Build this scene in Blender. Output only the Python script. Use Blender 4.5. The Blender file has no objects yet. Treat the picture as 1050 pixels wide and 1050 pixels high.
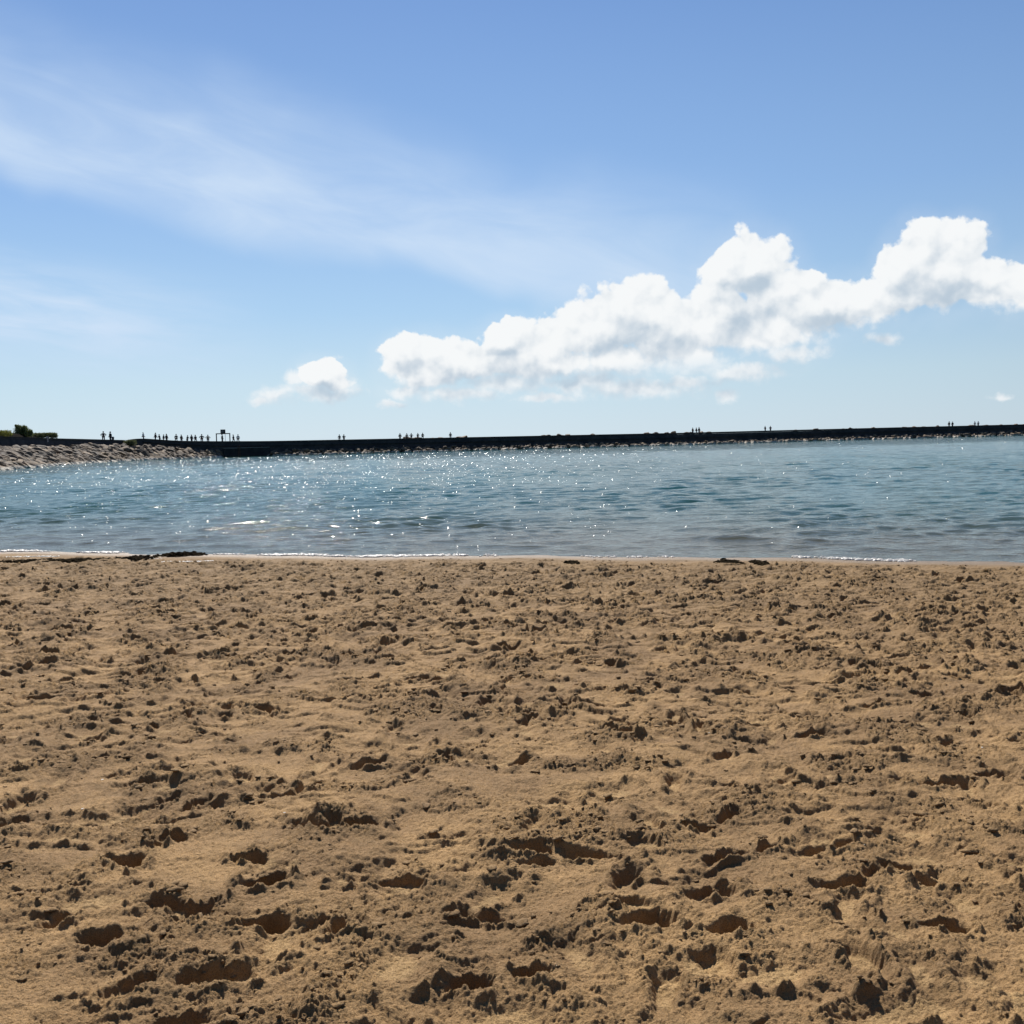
import bpy, bmesh, math, random
import numpy as np
from mathutils import Vector, Matrix, noise as mnoise
scene = bpy.context.scene
col = scene.collection
R = math.radians
rnd = random.Random(7)
rng = np.random.default_rng(11)

# ---------------------------------------------------------------- camera
EYE = 1.5           # eye height over the sand where one stands
WATER = -0.5        # water level
F = 1126.0          # focal length in photo pixels (photo is 1050 wide)
PITCH = 3.67; ROLL = -1.42
cam_d = bpy.data.cameras.new('camera'); cam = bpy.data.objects.new('camera', cam_d)
col.objects.link(cam)
cam_d.sensor_width = 36; cam_d.lens = 36 * F / 1050
cam_d.clip_start = 0.05; cam_d.clip_end = 20000
CM = Matrix.Rotation(R(90 - PITCH), 4, 'X') @ Matrix.Rotation(R(ROLL), 4, 'Z')
cam.matrix_world = Matrix.Translation((0, 0, EYE)) @ CM
scene.camera = cam

def direction(px, py):
    v = CM.to_3x3() @ Vector(((px - 525) / F, (525 - py) / F, -1)); return v.normalized()
def azel(px, py):
    d = direction(px, py); return math.atan2(d.x, d.y), math.asin(d.z)
def hor(px): return 452.7 - 0.0248 * (px - 525)
def zat(px, y, D): return EYE + (hor(px) - y) / F * D
def xat(px, D): return (px - 525) / F * D

# ---------------------------------------------------------------- light
SUN_AZ, SUN_EL = -14.0, 44.0
sd = bpy.data.lights.new('sun', 'SUN'); so = bpy.data.objects.new('sun', sd); col.objects.link(so)
sd.energy = 5.0; sd.angle = R(0.5); sd.color = (1.0, 0.94, 0.86)
to_sun = Vector((math.sin(R(SUN_AZ)) * math.cos(R(SUN_EL)), math.cos(R(SUN_AZ)) * math.cos(R(SUN_EL)), math.sin(R(SUN_EL))))
so.rotation_euler = to_sun.to_track_quat('Z', 'Y').to_euler()
so.location = to_sun * 50
scene.view_settings.view_transform = 'Standard'
scene.view_settings.look = 'None'
scene.view_settings.exposure = 0.6
scene.view_settings.gamma = 1.0

class NT:
    """small helper for node trees"""
    def __init__(s, nt): s.nt = nt; s.n = nt.nodes; s.l = nt.links
    def link(s, a, b): s.l.new(a, b)
    def put(s, sock, v):
        if hasattr(v, 'is_output') or isinstance(v, bpy.types.NodeSocket): s.l.new(v, sock)
        else: sock.default_value = v
    def math(s, op, a, b=0.0, c=0.0, clamp=False):
        m = s.n.new('ShaderNodeMath'); m.operation = op; m.use_clamp = clamp
        s.put(m.inputs[0], a); s.put(m.inputs[1], b); s.put(m.inputs[2], c); return m.outputs[0]
    def vmath(s, op, a, b=(0, 0, 0)):
        m = s.n.new('ShaderNodeVectorMath'); m.operation = op
        s.put(m.inputs[0], a); s.put(m.inputs[1], b)
        return m.outputs['Value'] if op in ('LENGTH', 'DOT_PRODUCT', 'DISTANCE') else m.outputs[0]
    def sep(s, v):
        m = s.n.new('ShaderNodeSeparateXYZ'); s.put(m.inputs[0], v); return m.outputs
    def comb(s, x, y, z=0.0):
        m = s.n.new('ShaderNodeCombineXYZ'); s.put(m.inputs[0], x); s.put(m.inputs[1], y); s.put(m.inputs[2], z); return m.outputs[0]
    def noise(s, v, scale, detail=4.0, rough=0.5, dist=0.0, dims='3D'):
        m = s.n.new('ShaderNodeTexNoise'); m.noise_dimensions = dims
        s.put(m.inputs['Vector'], v); m.inputs['Scale'].default_value = scale
        m.inputs['Detail'].default_value = detail; m.inputs['Roughness'].default_value = rough
        m.inputs['Distortion'].default_value = dist; return m.outputs[0]
    def ss(s, v, a, b, lo=0.0, hi=1.0):
        m = s.n.new('ShaderNodeMapRange'); m.interpolation_type = 'SMOOTHSTEP'
        s.put(m.inputs[0], v); s.put(m.inputs[1], a); s.put(m.inputs[2], b); s.put(m.inputs[3], lo); s.put(m.inputs[4], hi)
        return m.outputs[0]
    def mix(s, f, a, b):
        m = s.n.new('ShaderNodeMix'); m.data_type = 'RGBA'
        s.put(m.inputs[0], f); s.put(m.inputs[6], a); s.put(m.inputs[7], b); return m.outputs[2]

# ---------------------------------------------------------------- sky with its clouds (by direction, infinitely far)
world = bpy.data.worlds.new('World'); scene.world = world; world.use_nodes = True
world.node_tree.nodes.clear()
w = NT(world.node_tree)
sky = w.n.new('ShaderNodeTexSky'); sky.sky_type = 'NISHITA'; sky.sun_disc = False
sky.sun_elevation = R(SUN_EL); sky.sun_rotation = R(SUN_AZ)
sky.air_density = 1.0; sky.dust_density = 0.35; sky.ozone_density = 2.2; sky.altitude = 0
hs = w.n.new('ShaderNodeHueSaturation'); hs.inputs['Saturation'].default_value = 1.0
w.link(sky.outputs[0], hs.inputs['Color'])
bg = w.n.new('ShaderNodeBackground'); bg.inputs[1].default_value = 0.0500
tc = w.n.new('ShaderNodeTexCoord')
dx, dy, dz = w.sep(tc.outputs['Generated'])
az = w.math('ARCTAN2', dx, dy); el = w.math('ARCSINE', dz)
P0 = w.comb(az, el)
# clear-air colour by height over the horizon, blended over the physical sky
grad = w.n.new('ShaderNodeValToRGB'); w.link(w.math('DIVIDE', el, 1.5708, clamp=True), grad.inputs[0])
ge = grad.color_ramp.elements
ge[0].position = 0.0; ge[0].color = (.58, .73, .85, 1); ge[1].position = 1.0; ge[1].color = (.045, .13, .36, 1)
for pp_, cc_ in [(.035, (.52, .70, .84, 1)), (.075, (.385, .60, .85, 1)), (.135, (.275, .475, .81, 1)), (.235, (.175, .335, .68, 1)), (.4, (.10, .23, .54, 1))]:
    e = ge.new(pp_); e.color = cc_
skymix = w.mix(0.86, hs.outputs[0], w.vmath('MULTIPLY', grad.outputs[0], (13.3, 13.3, 13.3)))
azf = w.ss(w.math('ABSOLUTE', w.math('ADD', az, 0.28)), 0.15, 2.2, 1.05, 0.45)
skym2 = w.n.new('ShaderNodeVectorMath'); skym2.operation = 'SCALE'; w.link(skymix, skym2.inputs[0]); w.link(azf, skym2.inputs['Scale'])
w.link(skym2.outputs[0], bg.inputs[0])
# turbulence that bends the outlines
nz1 = w.n.new('ShaderNodeTexNoise'); w.link(P0, nz1.inputs['Vector']); nz1.inputs['Scale'].default_value = 34; nz1.inputs['Detail'].default_value = 7; nz1.inputs['Roughness'].default_value = 0.58
off = w.vmath('SUBTRACT', nz1.outputs['Color'], (0.5, 0.5, 0.5))
offs = w.n.new('ShaderNodeVectorMath'); offs.operation = 'SCALE'; w.link(off, offs.inputs[0]); offs.inputs['Scale'].default_value = 0.021
P = w.vmath('ADD', P0, offs.outputs[0])
P = w.vmath('MULTIPLY', P, (1, 1, 0))
def blobs(lst, vec, k=0.22, gr=1.0):
    cur = None
    for (px, py, rx, ry) in lst:
        a, e = azel(px, py)
        v = w.vmath('SUBTRACT', vec, (a, e, 0)); v = w.vmath('MULTIPLY', v, (F / rx / gr, F / ry / gr, 0))
        d = w.vmath('LENGTH', v)
        cur = d if cur is None else w.math('SMOOTH_MIN', cur, d, k)
    return w.math('SUBTRACT', 1.0, cur)
CUM = [(415, 362, 24, 18), (440, 388, 40, 20), (470, 368, 34, 18), (520, 345, 30, 17), (545, 372, 45, 30), (575, 345, 32, 24),
       (610, 335, 40, 34), (655, 322, 42, 38), (690, 345, 48, 42), (640, 375, 75, 16), (733, 330, 40, 40), (770, 272, 40, 31),
       (738, 278, 20, 14), (800, 300, 34, 28), (828, 290, 16, 14), (790, 345, 50, 28), (850, 315, 50, 26), (905, 305, 40, 22),
       (925, 272, 24, 26), (945, 250, 22, 24), (980, 250, 28, 22), (965, 285, 44, 34), (1015, 290, 30, 22), (1050, 295, 32, 26),
       (1105, 285, 50, 30), (1160, 300, 60, 24), (415, 402, 26, 9), (725, 378, 40, 12), (445, 362, 36, 20), (492, 372, 45, 22), (400, 358, 12, 10), (430, 376, 34, 20), (330, 383, 24, 16), (348, 392, 18, 9), (640, 372, 60, 18), (570, 375, 45, 18), (720, 365, 40, 18)]
WISP = [(285, 407, 28, 13), (330, 402, 50, 12), (650, 398, 90, 14), (470, 405, 60, 10), (760, 382, 50, 12), (300, 392, 12, 9), (332, 388, 26, 19), (352, 399, 24, 10), (268, 413, 14, 6), (520, 392, 60, 14),
        (600, 392, 60, 15), (560, 408, 40, 7), (700, 392, 60, 10), (745, 403, 14, 8), (810, 362, 40, 12), (400, 412, 22, 6), (1025, 408, 10, 4), (905, 345, 18, 8), (334, 386, 34, 20), (318, 378, 14, 10), (352, 400, 24, 10), (303, 390, 15, 10)]
f1 = blobs(CUM, P, .22, 1.13); f1s = blobs(CUM, w.vmath('ADD', P, (-0.006, 0.012, 0)), .22, 1.13); f2 = blobs(WISP, P, 0.1)
def billow(vec, scale, detail):
    v_ = w.n.new('ShaderNodeTexVoronoi'); v_.feature = 'SMOOTH_F1'; v_.voronoi_dimensions = '2D'; w.put(v_.inputs['Vector'], vec)
    v_.inputs['Scale'].default_value = scale; v_.inputs['Detail'].default_value = detail; v_.inputs['Roughness'].default_value = .55; v_.inputs['Smoothness'].default_value = .35
    v_.normalize = True
    return w.math('SUBTRACT', 1.0, v_.outputs['Distance'])
offb = w.n.new('ShaderNodeVectorMath'); offb.operation = 'SCALE'; w.link(off, offb.inputs[0]); offb.inputs['Scale'].default_value = 0.012
PB = w.vmath('MULTIPLY', w.vmath('ADD', P0, offb.outputs[0]), (1, 1, 0))
b1 = billow(PB, 38, 2.5); b1s = billow(w.vmath('ADD', PB, (-0.0035, 0.0075, 0)), 38, 2.5)
n2 = w.noise(P0, 55, 8, 0.6, 0.2)
n3 = w.noise(P0, 20, 5, 0.55)
nn = w.math('SUBTRACT', n2, 0.5)
alb, acb = None, None
a1_, e1_ = azel(380, 420); a2_, e2_ = azel(1050, 338); L_ = math.hypot(a2_ - a1_, e2_ - e1_)
acb = w.vmath('DOT_PRODUCT', w.vmath('SUBTRACT', P0, (a1_, e1_, 0)), (-(e2_ - e1_) / L_ * F, (a2_ - a1_) / L_ * F, 0))
lowf = w.ss(acb, 45, 0)          # 1 at the hazy base, 0 in the upper billows
bill = w.math('SUBTRACT', b1, 0.74)
g1 = w.math('ADD', f1, w.math('ADD', w.math('MULTIPLY', nn, w.math('ADD', 0.38, w.math('MULTIPLY', lowf, 0.9))), w.math('MULTIPLY', bill, 1.0)))
m1 = w.ss(g1, -0.02, w.math('ADD', 0.15, w.math('MULTIPLY', lowf, 0.75)))
m1 = w.math('MULTIPLY', m1, w.ss(acb, -12, 22, 0.25, 1.0))
g2 = w.math('ADD', f2, w.math('MULTIPLY', nn, 1.7))
m2 = w.math('MULTIPLY', w.ss(g2, -0.1, 0.85), 0.86)
veil = w.math('MULTIPLY', w.ss(f1, -0.55, 0.25), 0.10)
cum = w.math('MAXIMUM', m1, m2); cum = w.math('MAXIMUM', cum, veil)
# cloud relief: sunward light and grey shaded bases painted into the colour
sh = w.vmath('ADD', P0, (0.0045, -0.009, 0))
n2s = w.noise(sh, 55, 6, 0.55, 0.2)
rel = w.math('MULTIPLY', w.math('SUBTRACT', n2, n2s), 0.16)
n4 = w.noise(P0, 28, 4, 0.5); n4s = w.noise(w.vmath('ADD', P0, (0.004, -0.016, 0)), 28, 4, 0.5)
rel = w.math('ADD', rel, w.math('MULTIPLY', w.math('SUBTRACT', n4, n4s), 0.22))
rel = w.math('ADD', rel, w.math('MULTIPLY', w.math('SUBTRACT', b1, b1s), 0.55))
GREY = [(470, 388, 40, 12), (420, 375, 22, 12), (510, 360, 30, 10), (660, 352, 68, 26), (765, 325, 40, 34), (535, 378, 60, 18), (425, 398, 28, 12), (960, 300, 60, 26), (600, 385, 60, 10), (850, 330, 45, 14), (335, 398, 20, 10), (775, 290, 22, 20)]
gf = w.ss(blobs(GREY, P, 0.3), -0.15, 0.8)
br = w.math('SUBTRACT', w.math('ADD', w.math('ADD', 0.89, w.math('MULTIPLY', w.math('SUBTRACT', f1, f1s), 0.22)), rel), w.math('MULTIPLY', gf, 0.20))
br = w.math('MINIMUM', w.math('MAXIMUM', br, 0.5), 1.0)
bf = w.ss(br, 0.5, 1.0)
ccol = w.mix(bf, (0.50, 0.60, 0.70, 1), (0.93, 0.95, 0.96, 1))
# cirrus: broad, soft streak from the upper left
def band(p, q, wid, warp=0.0):
    a1, e1 = azel(*p); a2, e2 = azel(*q)
    L = math.hypot(a2 - a1, e2 - e1); ux, uy = (a2 - a1) / L, (e2 - e1) / L
    along = w.vmath('DOT_PRODUCT', w.vmath('SUBTRACT', P0, (a1, e1, 0)), (ux / L, uy / L, 0))
    acr = w.vmath('DOT_PRODUCT', w.vmath('SUBTRACT', P0, (a1, e1, 0)), (-uy * F, ux * F, 0))
    return along, acr
al, ac = band((-60, 95), (680, 282), 1)
cn = w.noise(w.comb(w.math('MULTIPLY', al, 4.0), w.math('MULTIPLY', ac, 0.022)), 1.0, 6, 0.55, 0.6)
cnb = w.noise(P0, 5.0, 3, 0.5, 0.4)
acw = w.math('ADD', ac, w.math('MULTIPLY', w.math('SUBTRACT', cnb, 0.5), 110))
topf = w.ss(acw, 112, -5); botf = w.ss(acw, -62, -25)
endf = w.ss(al, 1.25, 0.9)
c1 = w.math('MULTIPLY', w.math('MULTIPLY', topf, botf), endf)
c1 = w.math('MULTIPLY', c1, w.ss(cn, 0.2, 0.85, 0.30, 0.88))
al2, ac2 = band((-80, 305), (300, 355), 1)
cn2 = w.noise(w.comb(w.math('MULTIPLY', al2, 3.0), w.math('MULTIPLY', ac2, 0.05)), 1.0, 5, 0.55, 0.4)
c2 = w.math('MULTIPLY', w.math('MULTIPLY', w.ss(w.math('ABSOLUTE', ac2), 70, 5), w.ss(al2, 1.05, 0.3)), w.ss(cn2, 0.2, 0.75, 0.15, 1.0))
al3, ac3 = band((570, 258), (690, 226), 1)
c3 = w.math('MULTIPLY', w.math('MULTIPLY', w.ss(w.math('ABSOLUTE', ac3), 9, 0), w.math('MULTIPLY', w.ss(al3, -0.3, 0.4), w.ss(al3, 1.1, 0.6))), 0.13)
al4, ac4 = band((8, 295), (50, 330), 1)
c4 = w.math('MULTIPLY', w.math('MULTIPLY', w.ss(w.math('ABSOLUTE', ac4), 2.6, 0.3), w.math('MULTIPLY', w.ss(al4, -0.1, 0.1), w.ss(al4, 1.2, 0.5))), 0.5)
thin = w.math('MAXIMUM', w.math('MAXIMUM', c1, c2), w.math('ADD', c3, c4))
bgt = w.n.new('ShaderNodeBackground'); bgt.inputs[0].default_value = (0.66, 0.80, 0.98, 1); bgt.inputs[1].default_value = 0.63
bgc = w.n.new('ShaderNodeBackground'); w.link(ccol, bgc.inputs[0]); bgc.inputs[1].default_value = 0.655
front = w.math('GREATER_THAN', dy, 0.0)
mxa = w.n.new('ShaderNodeMixShader'); w.link(w.math('MULTIPLY', thin, front), mxa.inputs[0]); w.link(bg.outputs[0], mxa.inputs[1]); w.link(bgt.outputs[0], mxa.inputs[2])
mxb = w.n.new('ShaderNodeMixShader'); w.link(w.math('MULTIPLY', cum, front), mxb.inputs[0]); w.link(mxa.outputs[0], mxb.inputs[1]); w.link(bgc.outputs[0], mxb.inputs[2])
wo = w.n.new('ShaderNodeOutputWorld'); w.link(mxb.outputs[0], wo.inputs[0])

# ---------------------------------------------------------------- helpers
def tag(o, label=None, cat=None, group=None, kind=None):
    if label: o['label'] = label
    if cat: o['category'] = cat
    if group: o['group'] = group
    if kind: o['kind'] = kind
    return o
def link(o, parent=None):
    col.objects.link(o)
    if parent is not None: o.parent = parent
    return o
def obj(name, me, mat=None, parent=None):
    if mat is not None and not me.materials: me.materials.append(mat)
    return link(bpy.data.objects.new(name, me), parent)
def empty(name, loc, rz=0.0):
    o = bpy.data.objects.new(name, None); o.location = loc; o.rotation_euler = (0, 0, rz); o.empty_display_size = 0.2
    return link(o)
def from_np(name, V, quads, smooth=True):
    me = bpy.data.meshes.new(name)
    V = np.ascontiguousarray(V, dtype=np.float32); quads = np.ascontiguousarray(quads, dtype=np.int32)
    nf, k = quads.shape
    me.vertices.add(len(V)); me.vertices.foreach_set('co', V.ravel())
    me.loops.add(nf * k); me.loops.foreach_set('vertex_index', quads.ravel())
    me.polygons.add(nf)
    me.polygons.foreach_set('loop_start', np.arange(0, nf * k, k, dtype=np.int32))
    me.polygons.foreach_set('loop_total', np.full(nf, k, dtype=np.int32))
    me.polygons.foreach_set('use_smooth', np.full(nf, smooth, dtype=bool))
    me.update(calc_edges=True); me.validate(); return me
def grid_quads(nr, nc):
    i = np.arange(nr - 1)[:, None] * nc + np.arange(nc - 1)[None, :]
    i = i.ravel(); return np.stack([i, i + 1, i + nc + 1, i + nc], 1)
def attr(me, name, arr):
    a = me.attributes.new(name, 'FLOAT', 'POINT'); a.data.foreach_set('value', np.ascontiguousarray(arr, dtype=np.float32).ravel())
def bm_mesh(bm, name, smooth=False):
    me = bpy.data.meshes.new(name); bmesh.ops.recalc_face_normals(bm, faces=bm.faces); bm.to_mesh(me); bm.free()
    if smooth:
        me.polygons.foreach_set('use_smooth', [True] * len(me.polygons))
    return me
def add_box(bm, x0, x1, y0, y1, z0, z1, M=None):
    vs = [bm.verts.new(((M @ Vector(p)) if M else p)) for p in
          [(x0, y0, z0), (x1, y0, z0), (x1, y1, z0), (x0, y1, z0), (x0, y0, z1), (x1, y0, z1), (x1, y1, z1), (x0, y1, z1)]]
    for f in [(0, 3, 2, 1), (4, 5, 6, 7), (0, 1, 5, 4), (1, 2, 6, 5), (2, 3, 7, 6), (3, 0, 4, 7)]:
        bm.faces.new([vs[i] for i in f])
def add_tube(bm, a, b, r0, r1=None, n=8):
    a = Vector(a); b = Vector(b); r1 = r0 if r1 is None else r1
    M = Matrix.Translation((a + b) / 2) @ (b - a).to_track_quat('Z', 'Y').to_matrix().to_4x4()
    bmesh.ops.create_cone(bm, cap_ends=True, segments=n, radius1=r0, radius2=r1, depth=(b - a).length, matrix=M)

perm = rng.permutation(256).astype(np.int32)
ang = rng.random(256) * 2 * np.pi; GX, GY = np.cos(ang), np.sin(ang)
def perlin(x, y, seed=0):
    x = x + seed * 17.31; y = y + seed * 9.77
    xi = np.floor(x).astype(np.int32); yi = np.floor(y).astype(np.int32)
    xf = x - xi; yf = y - yi
    u = xf * xf * xf * (xf * (xf * 6 - 15) + 10); v = yf * yf * yf * (yf * (yf * 6 - 15) + 10)
    def g(ix, iy, fx, fy):
        h = perm[(perm[ix & 255] + iy) & 255]; return GX[h] * fx + GY[h] * fy
    a = g(xi, yi, xf, yf); b = g(xi + 1, yi, xf - 1, yf); c = g(xi, yi + 1, xf, yf - 1); d = g(xi + 1, yi + 1, xf - 1, yf - 1)
    return ((a + u * (b - a)) * (1 - v) + (c + u * (d - c)) * v) * 1.5
def fbm(x, y, o, seed=0, gain=0.5):
    t = 0; a = 1; f = 1
    for k in range(o): t = t + a * perlin(x * f, y * f, seed + k * 3); a *= gain; f *= 2.03
    return t
def sstep(a, b, x):
    t = np.clip((x - a) / (b - a), 0, 1); return t * t * (3 - 2 * t)

def new_mat(name):
    m = bpy.data.materials.new(name); m.use_nodes = True; m.node_tree.nodes.clear(); t = NT(m.node_tree)
    p = t.n.new('ShaderNodeBsdfPrincipled'); o = t.n.new('ShaderNodeOutputMaterial'); t.link(p.outputs[0], o.inputs[0])
    return m, t, p
def bump(t, p, h, strength, dist):
    b = t.n.new('ShaderNodeBump'); b.inputs['Strength'].default_value = strength; b.inputs['Distance'].default_value = dist
    t.put(b.inputs['Height'], h); t.link(b.outputs[0], p.inputs['Normal']); return b
def flat_mat(name, c1, c2, scale=2.0, rough=0.8, bs=0.3, bd=0.02, rand=0.0, metal=0.0):
    m, t, p = new_mat(name)
    tc = t.n.new('ShaderNodeTexCoord'); n = t.noise(tc.outputs['Object'], scale, 6, 0.6)
    c = t.mix(t.ss(n, 0.3, 0.7), (*c1, 1), (*c2, 1))
    if rand > 0:
        oi = t.n.new('ShaderNodeObjectInfo'); h = t.n.new('ShaderNodeHueSaturation')
        t.link(t.ss(oi.outputs['Random'], 0, 1, 1 - rand, 1 + rand), h.inputs['Value']); t.link(c, h.inputs['Color']); c = h.outputs[0]
    t.link(c, p.inputs['Base Color']); p.inputs['Roughness'].default_value = rough; p.inputs['Metallic'].default_value = metal; p.inputs['Specular IOR Level'].default_value = 0.0 if max(c2) < .1 else .2
    bump(t, p, t.noise(tc.outputs['Object'], scale * 6, 5, 0.6), bs, bd)
    return m

# shoreline: signed distance inland (positive towards the camera side)
SHK = -0.312
def shore_y(x):
    xx = np.asarray(x, dtype=float)
    return 19.2 + SHK * xx + 0.16 * np.sin(xx * 0.55 + 0.6) + 0.10 * np.sin(xx * 1.37 + 2.0) + 0.05 * np.sin(xx * 3.1)
def inland(x, y): return (shore_y(x) - y) / math.sqrt(1 + SHK * SHK)

# ---------------------------------------------------------------- sand
# rows evenly spaced in 1/distance, so the near sand carries the finest relief
inv = np.concatenate([np.linspace(1 / 0.9, 1 / 2.6, 130)[:-1], 1 / np.geomspace(2.6, 20.5, 1450), 1 / np.linspace(20.6, 24.5, 14)])
Ys = 1 / inv
U = np.linspace(-0.68, 0.68, 1640); SIDE = 1.3
Yg = np.repeat(Ys[:, None], len(U), 1); Xg = (Yg + SIDE) * U[None, :]
def sand_base(X, Y):
    s = inland(X, Y)
    return np.where(s > 0, WATER + 0.0275 * s, WATER + 0.07 * s)
S = inland(Xg, Yg)
H = np.zeros_like(Xg)
H += 0.020 * fbm(Xg / 1.3, Yg / 1.3, 3, 1)
H += 0.022 * perlin(Xg / 0.40, Yg / 0.34, 5) + 0.006 * perlin(Xg / 0.17, Yg / 0.17, 6)
wx = 0.014 * fbm(Xg / 0.10, Yg / 0.10, 4, 20, .62); wy = 0.014 * fbm(Xg / 0.10, Yg / 0.10, 4, 40, .62)
crumb = sstep(-0.15, 0.60, fbm(Xg / 0.55, Yg / 0.55, 3, 60))
smooth = np.zeros_like(Xg)
def stamp(cx, cy, rot, L, W_, depth, rimh, heel=True, soft=0.3):
    """a footprint pressed into the sand: flat bottom, steep edge, thrown-up rim"""
    r = L * 2.0
    if cy - r < Ys[-1] * 0 + 0.9: return
    i0 = np.searchsorted(Ys, cy - r); i1 = np.searchsorted(Ys, cy + r)
    if i1 - i0 < 2: return
    yn, yf = cy - r + SIDE, cy + r + SIDE
    j0 = np.searchsorted(U, (cx - r) / (yn if cx - r < 0 else yf)); j1 = np.searchsorted(U, (cx + r) / (yf if cx + r < 0 else yn))
    if j1 - j0 < 2: return
    sl = (slice(i0, i1), slice(j0, j1))
    x = Xg[sl] - cx + wx[sl]; y = Yg[sl] - cy + wy[sl]
    c, s_ = math.cos(rot), math.sin(rot)
    a = x * c + y * s_; b = -x * s_ + y * c
    w_ = W_ * (1 + 0.25 * (a / L) - (0.25 * np.exp(-((a + 0.1 * L) / (0.35 * L)) ** 2) if heel else 0))
    d = np.sqrt(np.abs(a / L) ** 2.4 + np.abs(b / w_) ** 2.4 + 1e-6) ** (2 / 2.4)
    pit = 1 - sstep(1 - soft, 1.08, d)
    tilt = 1 + 0.45 * a / L
    rim = np.exp(-((d - 1.36) / 0.30) ** 2) * (0.45 + 0.7 * perlin(a / 0.07, b / 0.07, 9))
    H[sl] += -depth * pit * tilt + rimh * rim
    smooth[sl] = np.maximum(smooth[sl], pit)
    crumb[sl] = np.maximum(crumb[sl], np.clip(rim, 0, 1) * 0.9)
for k in range(2700):
    Yc = math.sqrt(rnd.uniform(1.2 ** 2, 19.0 ** 2)); Xc = rnd.uniform(-0.70, 0.70) * (Yc + SIDE)
    si = float(inland(Xc, Yc))
    if si < 1.5: continue
    fresh = rnd.random()
    rot = rnd.gauss(1.3, 0.9) if rnd.random() < 0.6 else rnd.uniform(0, math.pi)
    if fresh < 0.26: stamp(Xc, Yc, rot, rnd.uniform(.115, .15), rnd.uniform(.042, .056), rnd.uniform(.018, .036), rnd.uniform(.006, .014), True, .45)
    elif fresh < 0.62: stamp(Xc, Yc, rot, rnd.uniform(.05, .12), rnd.uniform(.03, .06), rnd.uniform(.012, .032), rnd.uniform(.005, .014), False, .45)
    else: stamp(Xc, Yc, rot, rnd.uniform(.10, .2), rnd.uniform(.05, .12), rnd.uniform(.006, .02), rnd.uniform(.003, .012), False, .7)
def ray_sand(px, py):
    d = direction(px, py); z = 0.0
    for _ in range(6):
        t = (z - EYE) / d.z; x, y = d.x * t, d.y * t; z = float(sand_base(x, y))
    return x, y
# the deepest holes seen in the foreground
for (px, py, L, W_, dep) in [(128, 882, .085, .06, .065), (272, 905, .10, .05, .06), (272, 945, .10, .045, .065), (365, 845, .12, .035, .04), (172, 858, .09, .03, .035),
                             (665, 940, .13, .07, .06), (750, 950, .1, .06, .055), (868, 905, .12, .05, .05), (965, 952, .09, .04, .05), (480, 1003, .08, .05, .05),
                             (545, 995, .07, .04, .04), (545, 870, .1, .04, .035), (105, 965, .1, .05, .05), (255, 880, .09, .03, .04), (730, 912, .12, .06, .04), (920, 885, .09, .05, .045)]:
    x, y = ray_sand(px, py); stamp(x, y, rnd.uniform(-.4, .4), L * .85, W_, dep * .85, .016, False, .25)
for (px, py, L, W_) in [(850, 862, .13, .085), (905, 850, .1, .05), (520, 1035, .16, .11), (930, 1030, .2, .1), (95, 920, .17, .09), (790, 995, .16, .08), (410, 905, .1, .06), (230, 1000, .17, .06), (570, 820, .14, .07)]:
    x, y = ray_sand(px, py); stamp(x, y, rnd.uniform(-.2, .5), L, W_, .014, .012, False, .5)
# crumbly, lumpy texture in the churned areas, fading in the pressed and wet ones
edge = sstep(0.5, 2.2, S)
cr = np.clip(crumb * (1 - 0.85 * smooth), 0, 1)
qx = Xg + wx * 0.5; qy = Yg + wy * 0.5
def lump(s, sd_):   # rounded lumps with sharp creases
    return np.abs(perlin(qx / s, qy / s, sd_))
lumps = 0.022 * lump(0.16, 81) + 0.012 * lump(0.075, 83) + 0.0095 * lump(0.036, 85) + 0.0115 * lump(0.017, 87) + 0.006 * lump(0.009, 88)
H += lumps * (0.30 + 0.65 * cr) * (1 + 0.5 * sstep(4.5, 11, Yg))
# blocky crumbs standing up steeply
blk = sstep(0.16, 0.34, perlin(qx / 0.07, qy / 0.07, 91)) * 0.007 + sstep(0.2, 0.36, perlin(qx / 0.034, qy / 0.034, 93)) * 0.0050 + sstep(0.15, 0.32, perlin(qx / 0.017, qy / 0.017, 94)) * 0.0050 + sstep(0.12, 0.3, perlin(qx / 0.15, qy / 0.15, 95)) * 0.012
H += blk * cr * (1 + 0.5 * sstep(4.5, 11, Yg))
# kicked-up ridges and gouges a hand wide
big = sstep(-0.35, 0.35, fbm(Xg / 0.9, Yg / 0.9, 2, 210))
H += (0.014 * sstep(0.14, 0.34, perlin(qx / 0.21, qy / 0.12, 211)) + 0.013 * sstep(0.20, 0.42, perlin(qx / 0.36, qy / 0.24, 213)) - 0.013 * sstep(0.22, 0.46, perlin(qx / 0.24, qy / 0.17, 215))) * (0.35 + 0.65 * big) * (1 - 0.7 * smooth) * (1 + 0.8 * sstep(4.5, 11, Yg))
H += 0.0032 * perlin(Xg / 0.009, Yg / 0.009, 97) + 0.0045 * perlin(Xg / 0.022, Yg / 0.022, 99)
H *= (0.05 + 0.95 * edge)
Z = sand_base(Xg, Yg) + H - 0.02 * edge
V = np.stack([Xg, Yg, Z], -1).reshape(-1, 3)
me = from_np('sand', V, grid_quads(*Xg.shape)[:, ::-1] if False else grid_quads(*Xg.shape))
attr(me, 'inland', S); attr(me, 'crumb', cr); attr(me, 'pressed', smooth)
sandm, t, p = new_mat('beach_sand')
geo = t.n.new('ShaderNodeNewGeometry'); pos = geo.outputs['Position']
def at(nm):
    a = t.n.new('ShaderNodeAttribute'); a.attribute_name = nm; return a.outputs['Fac']
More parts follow.
